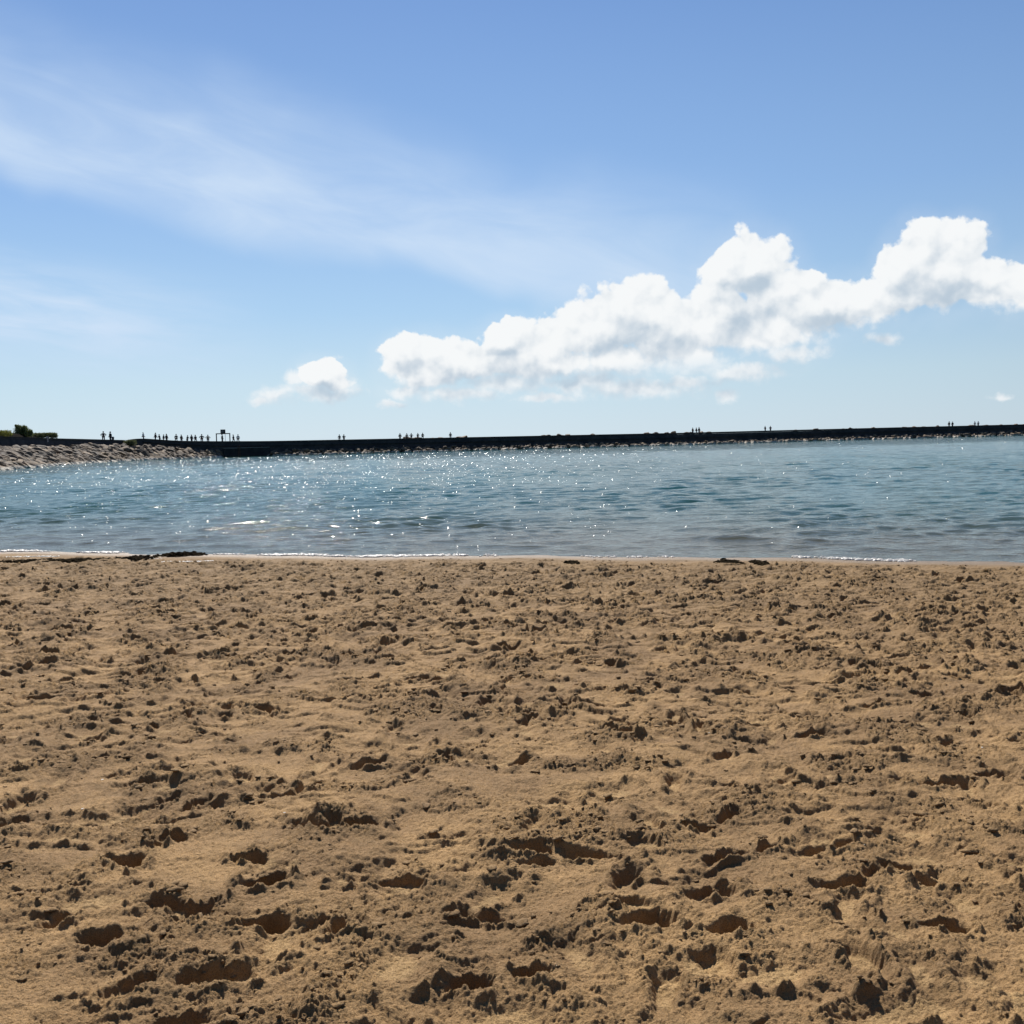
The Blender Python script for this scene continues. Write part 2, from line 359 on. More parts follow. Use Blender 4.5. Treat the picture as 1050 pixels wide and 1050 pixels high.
nA = t.noise(pos, 1.6, 6, 0.65); nB = t.noise(pos, 13, 6, 0.65); nC = t.noise(pos, 330, 2, 0.6); nD = t.noise(pos, 120, 3, 0.6)
c = t.mix(t.ss(nA, 0.35, 0.65), (0.255, 0.150, 0.062, 1), (0.43, 0.262, 0.108, 1))
c = t.mix(t.math('MULTIPLY', t.ss(nB, 0.42, 0.72), 0.55), c, (0.175, 0.105, 0.037, 1))
c = t.mix(t.math('MULTIPLY', at('crumb'), 0.4), c, (0.185, 0.112, 0.045, 1))
c = t.mix(t.ss(at('pressed'), 0.8, 1.0, 0.0, 0.35), c, (0.52, 0.35, 0.155, 1))
c = t.mix(t.ss(nC, 0.4, 0.7, 0.0, 0.75), c, (0.10, 0.062, 0.024, 1))
c = t.mix(t.ss(nD, 0.62, 0.78, 0.0, 0.6), c, (0.44, 0.34, 0.19, 1))
c = t.mix(t.ss(at('inland'), 11.0, 2.0, 0.0, 0.55), c, (0.17, 0.108, 0.046, 1))
wet = t.ss(at('inland'), 1.3, 0.25)
c = t.mix(t.math('MULTIPLY', wet, 0.6), c, (0.08, 0.054, 0.032, 1))
t.link(c, p.inputs['Base Color'])
t.link(t.ss(wet, 0, 1, 0.9, 0.6), p.inputs['Roughness'])
p.inputs['Specular IOR Level'].default_value = 0.35
bump(t, p, t.math('ADD', t.math('MULTIPLY', nC, 0.6), nD), 0.9, 0.009)
obj('sand', me, sandm); tag(bpy.data.objects['sand'], kind='structure')
# the plain beach around and behind the viewer and the ground under the sea: one wide sheet
gx = np.concatenate([-np.geomspace(6000, 5, 40), np.linspace(-4, 4, 20), np.geomspace(5, 6000, 40)])
gy = np.concatenate([-np.geomspace(400, 2, 25), np.linspace(0, 30, 61), np.geomspace(32, 9000, 40)])
GXg, GYg = np.meshgrid(gx, gy)
gs = inland(GXg, GYg)
gz = np.where(gs > 0, WATER + 0.0275 * np.minimum(gs, 60), np.maximum(WATER + 0.07 * gs, -4)) - 0.07
me = from_np('ground', np.stack([GXg, GYg, gz], -1).reshape(-1, 3), grid_quads(*GXg.shape))
attr(me, 'inland', gs); attr(me, 'crumb', gs * 0 + .4); attr(me, 'pressed', gs * 0)
o = obj('ground', me, sandm); tag(o, kind='structure')

# clods, shells and grains
def ico(sub):
    bm = bmesh.new(); bmesh.ops.create_icosphere(bm, subdivisions=sub, radius=1.0)
    bm.verts.ensure_lookup_table(); v = np.array([q.co[:] for q in bm.verts]); f = np.array([[q.index for q in fc.verts] for fc in bm.faces]); bm.free(); return v, f
ICO2, ICF2 = ico(2); ICO3, ICF3 = ico(3)
def zsand(i, j): return Z[i, j]
rowA = np.gradient(Ys) * (U[1] - U[0]) * (Ys + SIDE)
wgt = (rowA[:, None] * (np.clip(cr, 0, 1) ** 2 + 0.03)) * (S > 0.9)
wgt[Ys < 1.3, :] = 0
cdf = np.cumsum(wgt.ravel()); cdf /= cdf[-1]
def scatter(n, name, mat, smin, smax, ymax, power=2.2, flat=(0.55, 0.9), rough=0.3, sink=0.15):
    idx = np.searchsorted(cdf, rng.random(n)); VV = []; FF = []; base = 0
    for q in idx:
        i, j = divmod(int(q), len(U)); y = Ys[i]
        if y > ymax: continue
        r = smin + (smax - smin) * rnd.random() ** power
        if r < y * 0.0007: continue
        x = Xg[i, j] + rnd.uniform(-1, 1) * r; 
        v = ICO2.copy()
        sx, sy, sz = r * rnd.uniform(.8, 1.9), r * rnd.uniform(.7, 1.2), r * rnd.uniform(*flat)
        v = v * (1 + rough * rng.standard_normal((len(v), 1)) * 0.6)
        v *= np.array([sx, sy, sz]); a = rnd.uniform(0, 6.28); ca, sa = math.cos(a), math.sin(a)
        v = np.stack([v[:, 0] * ca - v[:, 1] * sa, v[:, 0] * sa + v[:, 1] * ca, v[:, 2]], 1)
        v += np.array([x, y, Z[i, j] + sz * (0.6 - sink)])
        VV.append(v); FF.append(ICF2 + base); base += len(v)
    me = from_np(name, np.concatenate(VV), np.concatenate(FF), True)
    n_ = len(me.vertices); attr(me, 'inland', np.full(n_, 9.)); attr(me, 'crumb', np.full(n_, .9)); attr(me, 'pressed', np.zeros(n_))
    return obj(name, me, mat)
me1 = scatter(26000, 'sand_clods', sandm, .0016, .008, 7, 2.2, (.5, .85), .35)
tag(me1, 'fine brown sand crumbs loose on the trampled sand nearest the viewer', 'sand crumbs', kind='stuff'); me1.name = 'sand_crumbs'
o = scatter(12500, 'sand_clods', sandm, .006, .019, 19, 2.2, (.3, .5), .35)
tag(o, 'larger brown clods of damp sand thrown up all over the trampled beach', 'sand clods', kind='stuff')
shellm = flat_mat('shell', (.62, .55, .45), (.8, .76, .68), 40, .5)
o = scatter(900, 'shell_fragments', shellm, .0016, .006, 9, 2.0, (.2, .5))
tag(o, 'tiny pale shell fragments strewn over the brown sand', 'shell fragments', kind='stuff')

# ---------------------------------------------------------------- water
nr, nc = 1150, 820
Yw = np.geomspace(14.0, 420.0, nr); Uw = np.linspace(-0.72, 0.72, nc)
YW = np.repeat(Yw[:, None], nc, 1); XW = YW * Uw[None, :]
SW = -inland(XW, YW)          # metres out from the shore
HW = np.zeros_like(XW)
gapY = np.gradient(Yw)[:, None]; gapX = (Yw * (Uw[1] - Uw[0]))[:, None]
gust = 0.75 + 0.5 * np.clip(fbm(XW / 9, YW / 14, 3, 120), -1, 1)
for k in range(95):
    lam = 0.22 * (2.1 / 0.22) ** rng.random(); kk = 2 * np.pi / lam
    th = rng.normal(-1.35, 0.62); kx, ky = kk * math.cos(th), kk * math.sin(th)
    a = 0.0245 / kk * (1.0 if lam < 1.6 else 0.75)
    res = np.clip(1.6 - 3.2 * (np.abs(ky) * gapY + np.abs(kx) * gapX) / (2 * np.pi) * 1.3, 0, 1)
    if res.max() <= 0: continue
    ph = kx * XW + ky * YW + rng.random() * 6.28
    w1 = np.sin(ph + 0.25 * np.sin(ph * 0.37 + k)); HW += a * res * w1 * (1 - 0.0) + a * res * 0.25 * np.cos(2 * ph)
shal = 0.5 + 0.5 * sstep(0.3, 7, SW)
HW *= gust * shal
# two low swells running up the beach
sw = np.zeros_like(HW)
for (dist, amp, wid) in [(1.5, .036, .26), (3.1, .036, .42), (5.6, .03, .7), (9., .03, 1.)]:
    m_ = perlin(XW / 3.0, YW / 6.0, int(dist * 10) + 140)
    sw += amp * np.exp(-((SW - dist - 0.5 * perlin(XW / 4, YW * 0, int(dist * 7) + 150)) / wid) ** 2) * np.clip(.4 + 1.4 * m_, 0, 1.4)
HW += sw
HW = np.where(SW < 0, HW * 0.3 + 0.03 * SW, HW * np.clip(.3 + SW * 1.2, 0, 1))
me = from_np('water', np.stack([XW, YW, WATER + 0.012 + HW], -1).reshape(-1, 3), grid_quads(nr, nc))
attr(me, 'out', SW)
wm, t, p = new_mat('sea_water')
geo = t.n.new('ShaderNodeNewGeometry'); pos = geo.outputs['Position']
a_ = t.n.new('ShaderNodeAttribute'); a_.attribute_name = 'out'; outd = a_.outputs['Fac']
deep = t.mix(t.ss(t.noise(t.vmath('MULTIPLY', pos, (.05, .03, 1)), 1.0, 4, .6), .35, .65), (0.008, 0.052, 0.044, 1), (0.012, 0.066, 0.053, 1))
lg = t.math('LOGARITHM', t.math('MAXIMUM', outd, 0.6), 2.718)
wc = t.mix(t.ss(lg, 0.9, 3.3), (0.062, 0.060, 0.036, 1), deep)
t.link(wc, p.inputs['Base Color']); p.inputs['Roughness'].default_value = 0.055; p.inputs['IOR'].default_value = 1.333; p.inputs['Specular IOR Level'].default_value = 0.09
v1 = t.vmath('MULTIPLY', pos, (2.8, 6.0, 1)); v2 = t.vmath('MULTIPLY', pos, (8.0, 17, 1)); v3 = t.vmath('MULTIPLY', pos, (0.9, 1.7, 1))
hgt = t.math('ADD', t.math('MULTIPLY', t.noise(v1, 1, 4, .55, .6), 1.0), t.math('MULTIPLY', t.noise(v2, 1, 3, .55, .4), .33))
far = t.ss(outd, 8, 60)
hgt = t.math('ADD', hgt, t.math('MULTIPLY', t.math('MULTIPLY', t.noise(v3, 1, 3, .5, .5), far), 1.6))
b = bump(t, p, hgt, 1.0, 0.04)
t.link(t.ss(outd, 3, 90, 0.024, 0.040), b.inputs['Distance'])
o = obj('water', me, wm); tag(o, kind='structure')
# tiny facets added on the ripples, each tilted to glint sunlight at the camera
VV = []; FF = []; base = 0; g5 = np.linspace(-1, 1, 4); GA, GB = np.meshgrid(g5, g5); GA = GA.ravel(); GB = GB.ravel(); Q4 = grid_quads(4, 4)
made = 0
while made < 3700:
    yi = rng.random(); Yc = 1 / (1 / 17.5 + (1 / 235 - 1 / 17.5) * yi ** .45)
    u = rng.uniform(-.62, .62); pu = 525 + u * F
    keepp = math.exp(-((pu - 290) / 300) ** 2) + .06 * (pu > 300)
    if rng.random() > keepp * (1.0 if Yc > 50 else .16): continue
    Xc = u * Yc; so_ = -float(inland(Xc, Yc))
    if so_ < 1.2 or Yc > 200 and pu < 200: continue
    cl_ = float(perlin(np.array([Xc / (Yc * .05)]), np.array([Yc / (Yc * .02 + 1) * 2.1]), 300)[0])
    if cl_ < rng.normal(0, .25): continue
    i_ = min(nr - 1, int(np.searchsorted(Yw, Yc))); j_ = min(nc - 1, int(np.searchsorted(Uw, u))); zc = WATER + .012 + HW[i_, j_]
    view = Vector((-Xc, -Yc, EYE - zc)).normalized(); hv = (view + to_sun).normalized(); hv = (hv + Vector((rng.normal(0, .05), rng.normal(0, .05), rng.normal(0, .05)))).normalized()
    sz = Yc / F * (rng.uniform(.30, .54) if Yc > 50 else rng.uniform(.35, .85)) * (1.7 if rng.random() < .06 else 1)
    ax = Vector((0, 0, 1)).cross(hv).normalized(); ay = hv.cross(ax)
    c3 = Vector((Xc, Yc, zc + sz * .3))
    A3 = np.array(ax) * sz * rng.uniform(.8, 1.25); B3 = np.array(ay) * sz * .8; N3 = np.array(hv) * sz * .10
    v = np.array(c3) + GA[:, None] * A3 * (1 - .25 * GB[:, None] ** 2) + GB[:, None] * B3 * (1 - .3 * GA[:, None] ** 2) - (GA ** 2 + GB ** 2)[:, None] * N3
    VV.append(v); FF.append(Q4 + base); base += 16; made += 1
me = from_np('glint_facets', np.concatenate(VV), np.concatenate(FF)); attr(me, 'out', np.full(base, 60.))
gm, t, p = new_mat('glint_facet_water'); p.inputs['Base Color'].default_value = (.02, .09, .1, 1); p.inputs['Roughness'].default_value = .2; p.inputs['IOR'].default_value = 1.333
o = obj('glint_facets', me, gm); tag(o, 'small facets added on the water, tilted to glint white in the sunlight', 'glint_facets', kind='stuff')
# open sea beyond and beside, reaching the horizon
bm = bmesh.new()
for (x0, x1, y0, y1) in [(-9000, 9000, 420, 12000)]:
    vs = [bm.verts.new(q) for q in [(x0, y0, WATER), (x1, y0, WATER), (x1, y1, WATER), (x0, y1, WATER)]]; bm.faces.new(vs)
for sgn in (-1, 1):
    vs = [bm.verts.new(q) for q in [(sgn * .72 * 14, 14, WATER), (sgn * .72 * 420, 420, WATER), (sgn * 9000, 420, WATER), (sgn * 9000, 14 if sgn > 0 else 60, WATER)]]; bm.faces.new(vs)
me = bm_mesh(bm, 'open_sea'); attr(me, 'out', [90.0] * len(me.vertices))
for pl in me.polygons:
    if pl.normal.z < 0: pl.flip()
o = obj('open_sea', me, wm); tag(o, kind='structure')

# foam line where the ripples end on the sand
foamm, t, p = new_mat('foam'); p.inputs['Base Color'].default_value = (.82, .8, .76, 1); p.inputs['Roughness'].default_value = .35
p.inputs['Subsurface Weight'].default_value = .2; p.inputs['Subsurface Radius'].default_value = (.02, .02, .02)
VV = []; FF = []; base = 0; x = -16.0
tr = t.n.new('ShaderNodeBsdfTranslucent'); tr.inputs[0].default_value = (.85, .83, .8, 1); mx = t.n.new('ShaderNodeMixShader'); mx.inputs[0].default_value = .5
t.link(p.outputs[0], mx.inputs[1]); t.link(tr.outputs[0], mx.inputs[2]); t.link(mx.outputs[0], [n for n in t.n if n.type == 'OUTPUT_MATERIAL'][0].inputs[0])
for (pxf, pyf, wf_, nf_) in [(192, 576.0, 26, 260), (20, 571, 40, 200), (150, 573, 16, 60)]:
    fx, fy = ray_sand(pxf, pyf)
    for q in range(nf_):
        r = rnd.uniform(.006, .014); xx = fx + rnd.uniform(-1, 1) * wf_ / F * fy; yy = fy + rnd.gauss(0, .035) + .03 * math.sin(xx * 6)
        v = ICO2 * (1 + .12 * rng.standard_normal((len(ICO2), 1))) * np.array([r * rnd.uniform(1, 2.6), r * rnd.uniform(1, 2), r * .7]) + np.array([xx, yy, float(sand_base(xx, yy)) + .004])
        VV.append(v); FF.append(ICF2 + base); base += len(v)
while x < 16:
    x += rnd.uniform(.012, .05)
    dens = float(perlin(np.array([x / 1.1]), np.array([3.3]), 160)[0]) + .5 * float(perlin(np.array([x / .3]), np.array([9.3]), 161)[0])
    if dens < (.0 if x < -2 else .18): continue
    for q in range(2 + int(5 * max(0, dens + .3))):
        r = rnd.uniform(.006, .022) * (1.3 if dens > .3 else .9); xx = x + rnd.uniform(-.1, .1)
        yy = float(shore_y(xx)) + rnd.gauss(0.0, .06) - .24 + .10 * float(perlin(np.array([xx / .8]), np.array([5.5]), 166)[0])
        v = ICO2 * (1 + .12 * rng.standard_normal((len(ICO2), 1))) * np.array([r * rnd.uniform(1, 2.6), r * rnd.uniform(1, 2), r * .75]) + np.array([xx, yy, max(WATER + .012, float(sand_base(xx, yy))) + r * .25])
        VV.append(v); FF.append(ICF2 + base); base += len(v)
o = obj('foam', from_np('foam', np.concatenate(VV), np.concatenate(FF)), foamm)
tag(o, 'thin broken line of white foam along the edge of the water', 'foam', kind='stuff')

# ---------------------------------------------------------------- basin edge (plan measured from the photo)
WLK = [(-500, 62), (-200, 95), (0, 132), (50, 167), (100, 207), (150, 235), (200, 250), (230, 259), (276, 262), (300, 262), (500, 275), (700, 286), (850, 318), (1050, 336), (1300, 350), (1700, 372)]
pts = np.array([(xat(a, d), d) for a, d in WLK])
seg = np.hypot(*np.diff(pts, axis=0).T); ss_ = np.concatenate([[0], np.cumsum(seg)])
sN = np.arange(0, ss_[-1], 1.0)
wl = np.stack([np.interp(sN, ss_, pts[:, 0]), np.interp(sN, ss_, pts[:, 1])], 1)
for _ in range(30): wl[1:-1] = .5 * wl[1:-1] + .25 * (wl[:-2] + wl[2:])
tg = np.gradient(wl, axis=0); tg /= np.hypot(tg[:, 0], tg[:, 1])[:, None]
nrm = np.stack([-tg[:, 1], tg[:, 0]], 1)        # away from the basin
wpx = 525 + F * wl[:, 0] / wl[:, 1]
width = np.interp(wpx, [-500, 0, 120, 200, 230, 232, 276, 279, 320, 1700], [9, 9, 8, 6, 4, 0.3, 0.3, 2.6, 3.2, 3.6])
for _ in range(3): width[1:-1] = .5 * width[1:-1] + .25 * (width[:-2] + width[2:])
wf = wl + nrm * width[:, None]
for _ in range(12): wf[1:-1] = .5 * wf[1:-1] + .25 * (wf[:-2] + wf[2:])
fpx = 525 + F * wf[:, 0] / wf[:, 1]
YT = ([-500, 0, 60, 137], [440, 447, 449.3, 451.2])
YT2 = ([137, 160, 184, 224, 270, 300, 500, 700, 850, 1050, 1300, 1700], [448.6, 450, 451.8, 452.3, 452.2, 451.7, 447.8, 443.7, 439.8, 435, 429.5, 420.5])
YB = ([-500, 0, 60, 130, 150, 184, 224, 300, 500, 700, 850, 1050, 1300, 1700], [462, 456, 455.5, 453.6, 455.2, 458, 461, 460.3, 456.5, 453.3, 448.0, 441.8, 435.5, 426])
def zt(px, D): return zat(px, np.where(np.asarray(px) < 137, np.interp(px, *YT), np.interp(px, *YT2)), D)
ztop = zt(fpx, wf[:, 1]); zbase = zat(fpx, np.interp(fpx, *YB), wf[:, 1])
zbase = np.maximum(zbase, WATER - .1)
k0 = int(np.argmin(np.abs(fpx - 137)))
for a, b in ((0, k0), (k0, len(ztop))):
    q = ztop[a:b]
    for _ in range(10): q[1:-1] = .5 * q[1:-1] + .25 * (q[:-2] + q[2:])

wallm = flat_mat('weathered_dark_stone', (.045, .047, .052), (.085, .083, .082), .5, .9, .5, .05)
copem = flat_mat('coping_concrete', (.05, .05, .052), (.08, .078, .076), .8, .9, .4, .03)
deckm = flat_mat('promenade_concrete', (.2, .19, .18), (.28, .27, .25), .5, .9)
bankm = flat_mat('revetment_core', (.05, .045, .04), (.10, .09, .08), .6, .95, .6, .08)

def strip(name, sl, prof, mat, parent=None, kind=None):
    """sweep a cross-section along the path; prof(i) -> list of (offset from wall front, z)"""
    V = []; n = None
    for i in range(*sl):
        pr = prof(i); n = len(pr)
        for (o_, z_) in pr: V.append((wf[i, 0] + nrm[i, 0] * o_, wf[i, 1] + nrm[i, 1] * o_, z_))
    rows = len(range(*sl)); q = []
    for r in range(rows - 1):
        for c_ in range(n):
            a = r * n + c_; b = r * n + (c_ + 1) % n
            q.append((a, b, b + n, a + n))
    me = from_np(name, np.array(V), np.array(q), False)
    bm = bmesh.new(); bm.from_mesh(me)
    bm.verts.ensure_lookup_table()
    bm.faces.new([bm.verts[i] for i in range(n)]); bm.faces.new([bm.verts[(rows - 1) * n + i] for i in range(n)][::-1])
    bmesh.ops.recalc_face_normals(bm, faces=bm.faces); bm.to_mesh(me); bm.free()
    return obj(name, me, mat, parent)
DK = .42
def body_prof(i):
    z1 = ztop[i] - DK
    return [(0, -1.5), (0.25, zbase[i] + .3 * (z1 - zbase[i])), (.35, z1 - .02), (7.0, z1 - .02), (9.5, -1.5)]
def par_prof(i):
    z1 = ztop[i]; return [(.30, z1 - DK + .0), (.30, z1 - .10), (.22, z1 - .10), (.22, z1), (.86, z1), (.86, z1 - .10), (.78, z1 - .10), (.78, z1 - DK)]
def deck_prof(i):
    z1 = ztop[i] - DK; return [(.80, z1 + .0), (.80, z1 + .05), (6.9, z1 + .05), (6.9, z1)]
N = len(wf)
bw = empty('breakwater', (wf[k0, 0], wf[k0, 1], WATER)); tag(bw, 'long dark stone breakwater wall with a low parapet across the far side of the basin', 'breakwater')
sw_ = empty('sea_wall', (wf[k0 - 30, 0], wf[k0 - 30, 1], WATER)); tag(sw_, 'dark promenade wall above the big stone slope at the left, below the bushes', 'sea wall')
bpy.context.view_layer.update()
def keep(o, par):
    o.parent = par; o.matrix_parent_inverse = par.matrix_basis.inverted(); return o
for nm, par, sl in (('b', bw, (k0, N)), ('s', sw_, (0, k0))):
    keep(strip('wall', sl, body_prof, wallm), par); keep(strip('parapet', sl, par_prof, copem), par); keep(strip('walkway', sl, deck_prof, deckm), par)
# weathering band / ledge along the wall
def ledge_prof(i):
    z_ = zbase[i] + .55 * (ztop[i] - DK - zbase[i]); return [(-.02, z_), (-.02, z_ + .12), (.32, z_ + .12), (.32, z_)]
keep(strip('ledge', (k0 + 4, N), ledge_prof, wallm), bw)
# revetment core below the stones
def bank_prof(i):
    wd = width[i]; return [(-wd - 1.2, -1.3), (-wd, WATER - .25), (0.1, zbase[i] - .45), (0.1, -1.6)]
bk = strip('stone_bank', (0, N), bank_prof, bankm); tag(bk, kind='structure')

# ---- boulders
def make_rock(seed, ncut=9):
    r_ = random.Random(seed); v = ICO3.copy()
    v = v * (1 + .08 * np.array([[mnoise.noise(Vector(q) * 1.3 + Vector((seed, 0, 0)))] for q in v]))
    for k in range(ncut):
        n = np.array([r_.gauss(0, 1), r_.gauss(0, 1), r_.gauss(0, .8)]); n /= np.linalg.norm(n)
        d = r_.uniform(.52, .8); s = v @ n; ov = np.maximum(s - d, 0); v = v - ov[:, None] * n[None, :] * .93
    v *= np.array([1, .66, .5]) / .8
    me = from_np('boulder', v, ICF3, False); return me
rockm, t, p = new_mat('boulder_stone')
tc = t.n.new('ShaderNodeTexCoord'); oi = t.n.new('ShaderNodeObjectInfo')
at_ = t.n.new('ShaderNodeAttribute'); at_.attribute_name = 'tone'
rv = t.math('FRACT', t.math('ADD', oi.outputs['Random'], at_.outputs['Fac']))
cr_ = t.n.new('ShaderNodeValToRGB'); t.link(rv, cr_.inputs[0])
els = cr_.color_ramp.elements; els[0].color = (.045, .036, .026, 1); els[1].color = (.28, .20, .108, 1)
for pos_, c_ in [(.2, (.085, .066, .046, 1)), (.45, (.165, .11, .058, 1)), (.65, (.095, .067, .042, 1)), (.85, (.205, .138, .077, 1))]:
    e = els.new(pos_); e.color = c_
nn_ = t.noise(tc.outputs['Object'], 2.2, 6, .65)
c_ = t.mix(t.ss(nn_, .35, .7, 0, .6), cr_.outputs[0], (.10, .085, .07, 1))
geo = t.n.new('ShaderNodeNewGeometry'); zz = t.sep(geo.outputs['Position'])[2]
# pale dried salt and barnacles on the stones at the waterline
c_ = t.mix(t.ss(t.math('ADD', zz, t.math('MULTIPLY', nn_, .25)), WATER + .62, WATER + .36), c_, (.50, .46, .38, 1))
t.link(c_, p.inputs['Base Color']); p.inputs['Roughness'].default_value = .85
bump(t, p, t.noise(tc.outputs['Object'], 9, 5, .6), .6, .05)
ROCKS = [make_rock(s) for s in range(12)]
for r_ in ROCKS: r_.materials.append(rockm)
places = []
i = 2.0
while i < N - 2:
    ii = int(i); wd = width[ii]; px = wpx[ii]
    if 231 < px < 277.5: i += 1; continue
    left = px < 231
    L0 = .82 if left else .72
    slope_len = math.hypot(wd, zbase[ii] - WATER) ; nrow = max(2 if not left else 3, int(slope_len / (L0 * 1.05)) + 1)
    for r_ in range(nrow):
        tt = (r_ + rnd.uniform(-.25, .25) + .1) / nrow * (.9 if left else .85)
        if not left and rnd.random() < .22: continue
        j = min(N - 1, max(0, ii + rnd.randint(-1, 1)))
        o_ = -width[j] * (1 - tt) - .15; z_ = WATER + (zbase[j] - WATER) * tt - (.28 if left else .02) + rnd.uniform(-.15, .15)
        s = L0 * rnd.uniform(.75, 1.25) * (1.25 if left and rnd.random() < .2 else 1)
        x = wf[j, 0] + nrm[j, 0] * o_ + rnd.uniform(-.4, .4); y = wf[j, 1] + nrm[j, 1] * o_ + rnd.uniform(-.4, .4)
        upd = math.atan2(nrm[j, 1], nrm[j, 0])
        yaw = upd + rnd.gauss(0, .45) if left else rnd.uniform(0, 6.28)
        pit = -math.atan2(zbase[j] - WATER, wd + .01) * (1 if left else .3)
        ap = s / math.hypot(x, y)
        pxx = 525 + F * x / y
        places.append((ap if -25 < pxx < 1075 else 0, x, y, z_, yaw, pit + rnd.gauss(0, .2), rnd.gauss(0, .3), s, left))
    i += .9 if left else .9
# sea-side armour stones whose tops stand above the far edge of the walkway
for k in range(260):
    ii = rnd.randint(k0 + 45, N - 3); o_ = 6.6 + rnd.uniform(-.3, .8)
    if fpx[ii] < 300 and rnd.random() < .8: continue
    if float(perlin(np.array([ii / 14.]), np.array([.5]), 200)[0]) < -.12: continue
    s = rnd.uniform(.6, 1.1)
    places.append((0, wf[ii, 0] + nrm[ii, 0] * o_, wf[ii, 1] + nrm[ii, 1] * o_, ztop[ii] - .38 + rnd.uniform(-.2, .22), rnd.uniform(0, 6.28), rnd.gauss(0, .2), rnd.gauss(0, .2), s, False))
L_BIG, L_SMALL = 1.02, .80
places.sort(key=lambda q: -q[0])
VV = []; FF = []; TT = []; base = 0; rv_ = [np.array([v.co[:] for v in r_.vertices]) for r_ in ROCKS]
for n_, (ap, x, y, z_, yaw, pit, rl, s, left) in enumerate(places):
    M = Matrix.Translation((x, y, z_)) @ Matrix.Rotation(yaw, 4, 'Z') @ Matrix.Rotation(pit, 4, 'Y') @ Matrix.Rotation(rl, 4, 'X') @ Matrix.Scale(s, 4)
    q = rnd.randrange(len(ROCKS))
    if n_ < 298 and ap > 0:
        o = link(bpy.data.objects.new('boulder', ROCKS[q])); o.matrix_world = M
        pxx = 525 + F * x / y
        row_ = 'waterline course' if z_ < WATER + .35 else ('topmost course' if z_ > 1.0 else ('lower middle' if z_ < .3 else 'upper middle'))
        size_ = 'big' if s > L_BIG else ('small' if s < L_SMALL else 'medium')
        if left: near_ = ('below the far left shrub' if pxx < 16 else 'below the tallest bush' if pxx < 37 else 'below the clipped hedge' if pxx < 62 else 'left of the promenade pair' if pxx < 104 else 'below the promenade pair' if pxx < 124 else 'around the small shrub' if pxx < 148 else 'below the long line of people')
        else: near_ = ('beside the dark quay' if pxx < 315 else 'left of the couple' if pxx < 345 else 'below the couple' if pxx < 380 else 'left of the group of five' if pxx < 410 else 'below the group of five' if pxx < 450 else 'below the solitary figure' if pxx < 520 else 'left of the trio' if pxx < 700 else 'right of the trio' if pxx < 900 else 'below the far right pair')
        if left: tag(o, '%s angular boulder, %s of the left slope, %s' % (size_, row_, near_), 'boulder', 'boulders of the left stone slope')
        else: tag(o, '%s rough boulder at the foot of the breakwater, %s' % (size_, near_), 'boulder', 'boulders at the foot of the breakwater')
    else:
        A = np.array(M); v = rv_[q] @ A[:3, :3].T + A[:3, 3]; VV.append(v); FF.append(ICF3 + base); base += len(v); TT.append(np.full(len(v), rnd.random()))
topm = flat_mat('dark_armour_stone', (.035, .035, .035), (.09, .08, .07), 1.2, .9, .5, .05)
me = from_np('armour_stones', np.concatenate(VV), np.concatenate(FF), False); attr(me, 'tone', np.concatenate(TT))
o = obj('armour_stones', me, rockm); tag(o, 'mass of small distant armour stones along the foot and top of the breakwater', 'armour stones', kind='stuff')

# ---------------------------------------------------------------- sluice quay, ladder, gantry
def wall_point(px, back=0.0):
    k = k0 + int(np.argmin(np.abs(fpx[k0:] - px))) if px > 137 else int(np.argmin(np.abs(fpx[:k0] - px)))
    # nearest crossing of that line of sight with the walkway `back` metres behind the face
    path = wf + nrm * back; pp = 525 + F * path[:, 0] / path[:, 1]
    rngk = range(k0, N) if px > 137 else range(0, k0)
    k = min(rngk, key=lambda i_: abs(pp[i_] - px)); return Vector((path[k, 0], path[k, 1], ztop[k])), math.atan2(tg[k, 1], tg[k, 0]), k
pa, _, ka = wall_point(233); pb, _, kb = wall_point(276)
qroot = empty('sluice_quay', (pa.x, pa.y, WATER)); tag(qroot, 'plain dark quay block dropping straight into the water between the two rows of stones', 'quay')
bpy.context.view_layer.update()
quaym = flat_mat('quay_concrete', (.035, .037, .041), (.06, .06, .06), .7, .85, .4, .03)
rustm = flat_mat('rusty_iron', (.14, .07, .045), (.22, .12, .08), 3, .8)
A = Vector((wf[ka, 0], wf[ka, 1], 0)); B = Vector((wf[kb, 0], wf[kb, 1], 0)); dAB = (B - A).normalized(); qy = math.atan2(dAB.y, dAB.x); Lq = (B - A).length
MQ = Matrix.Translation(A) @ Matrix.Rotation(qy, 4, 'Z')
zq = zat(250, 459.4, A.y)
bm = bmesh.new(); add_box(bm, 0, Lq, -1.1, 1.2, -1.5, zq, MQ); bmesh.ops.bevel(bm, geom=bm.edges[:], offset=.05, segments=1); keep(obj('quay_face', bm_mesh(bm, 'quay_face'), quaym), qroot)
bm = bmesh.new(); add_box(bm, -.1, Lq + .1, -1.18, .3, zq + .002, zq + .14, MQ); keep(obj('ledge', bm_mesh(bm, 'ledge'), deckm), qroot)
for xx in (Lq * .28, Lq * .55, Lq * .85):
    bm = bmesh.new(); add_tube(bm, MQ @ Vector((xx, -1.0, zq + .14)), MQ @ Vector((xx, -1.0, zq + .5)), .14, .1, 10)
    add_tube(bm, MQ @ Vector((xx, -1.0, zq + .5)), MQ @ Vector((xx, -1.0, zq + .6)), .19, .17, 10)
    keep(obj('mooring_post', bm_mesh(bm, 'mooring_post'), quaym), qroot)
lad = empty('ladder', MQ @ Vector((Lq * .33, -1.2, WATER))); tag(lad, 'rusty ladder fixed to the dark quay face and reaching down to the water', 'ladder')
bpy.context.view_layer.update()
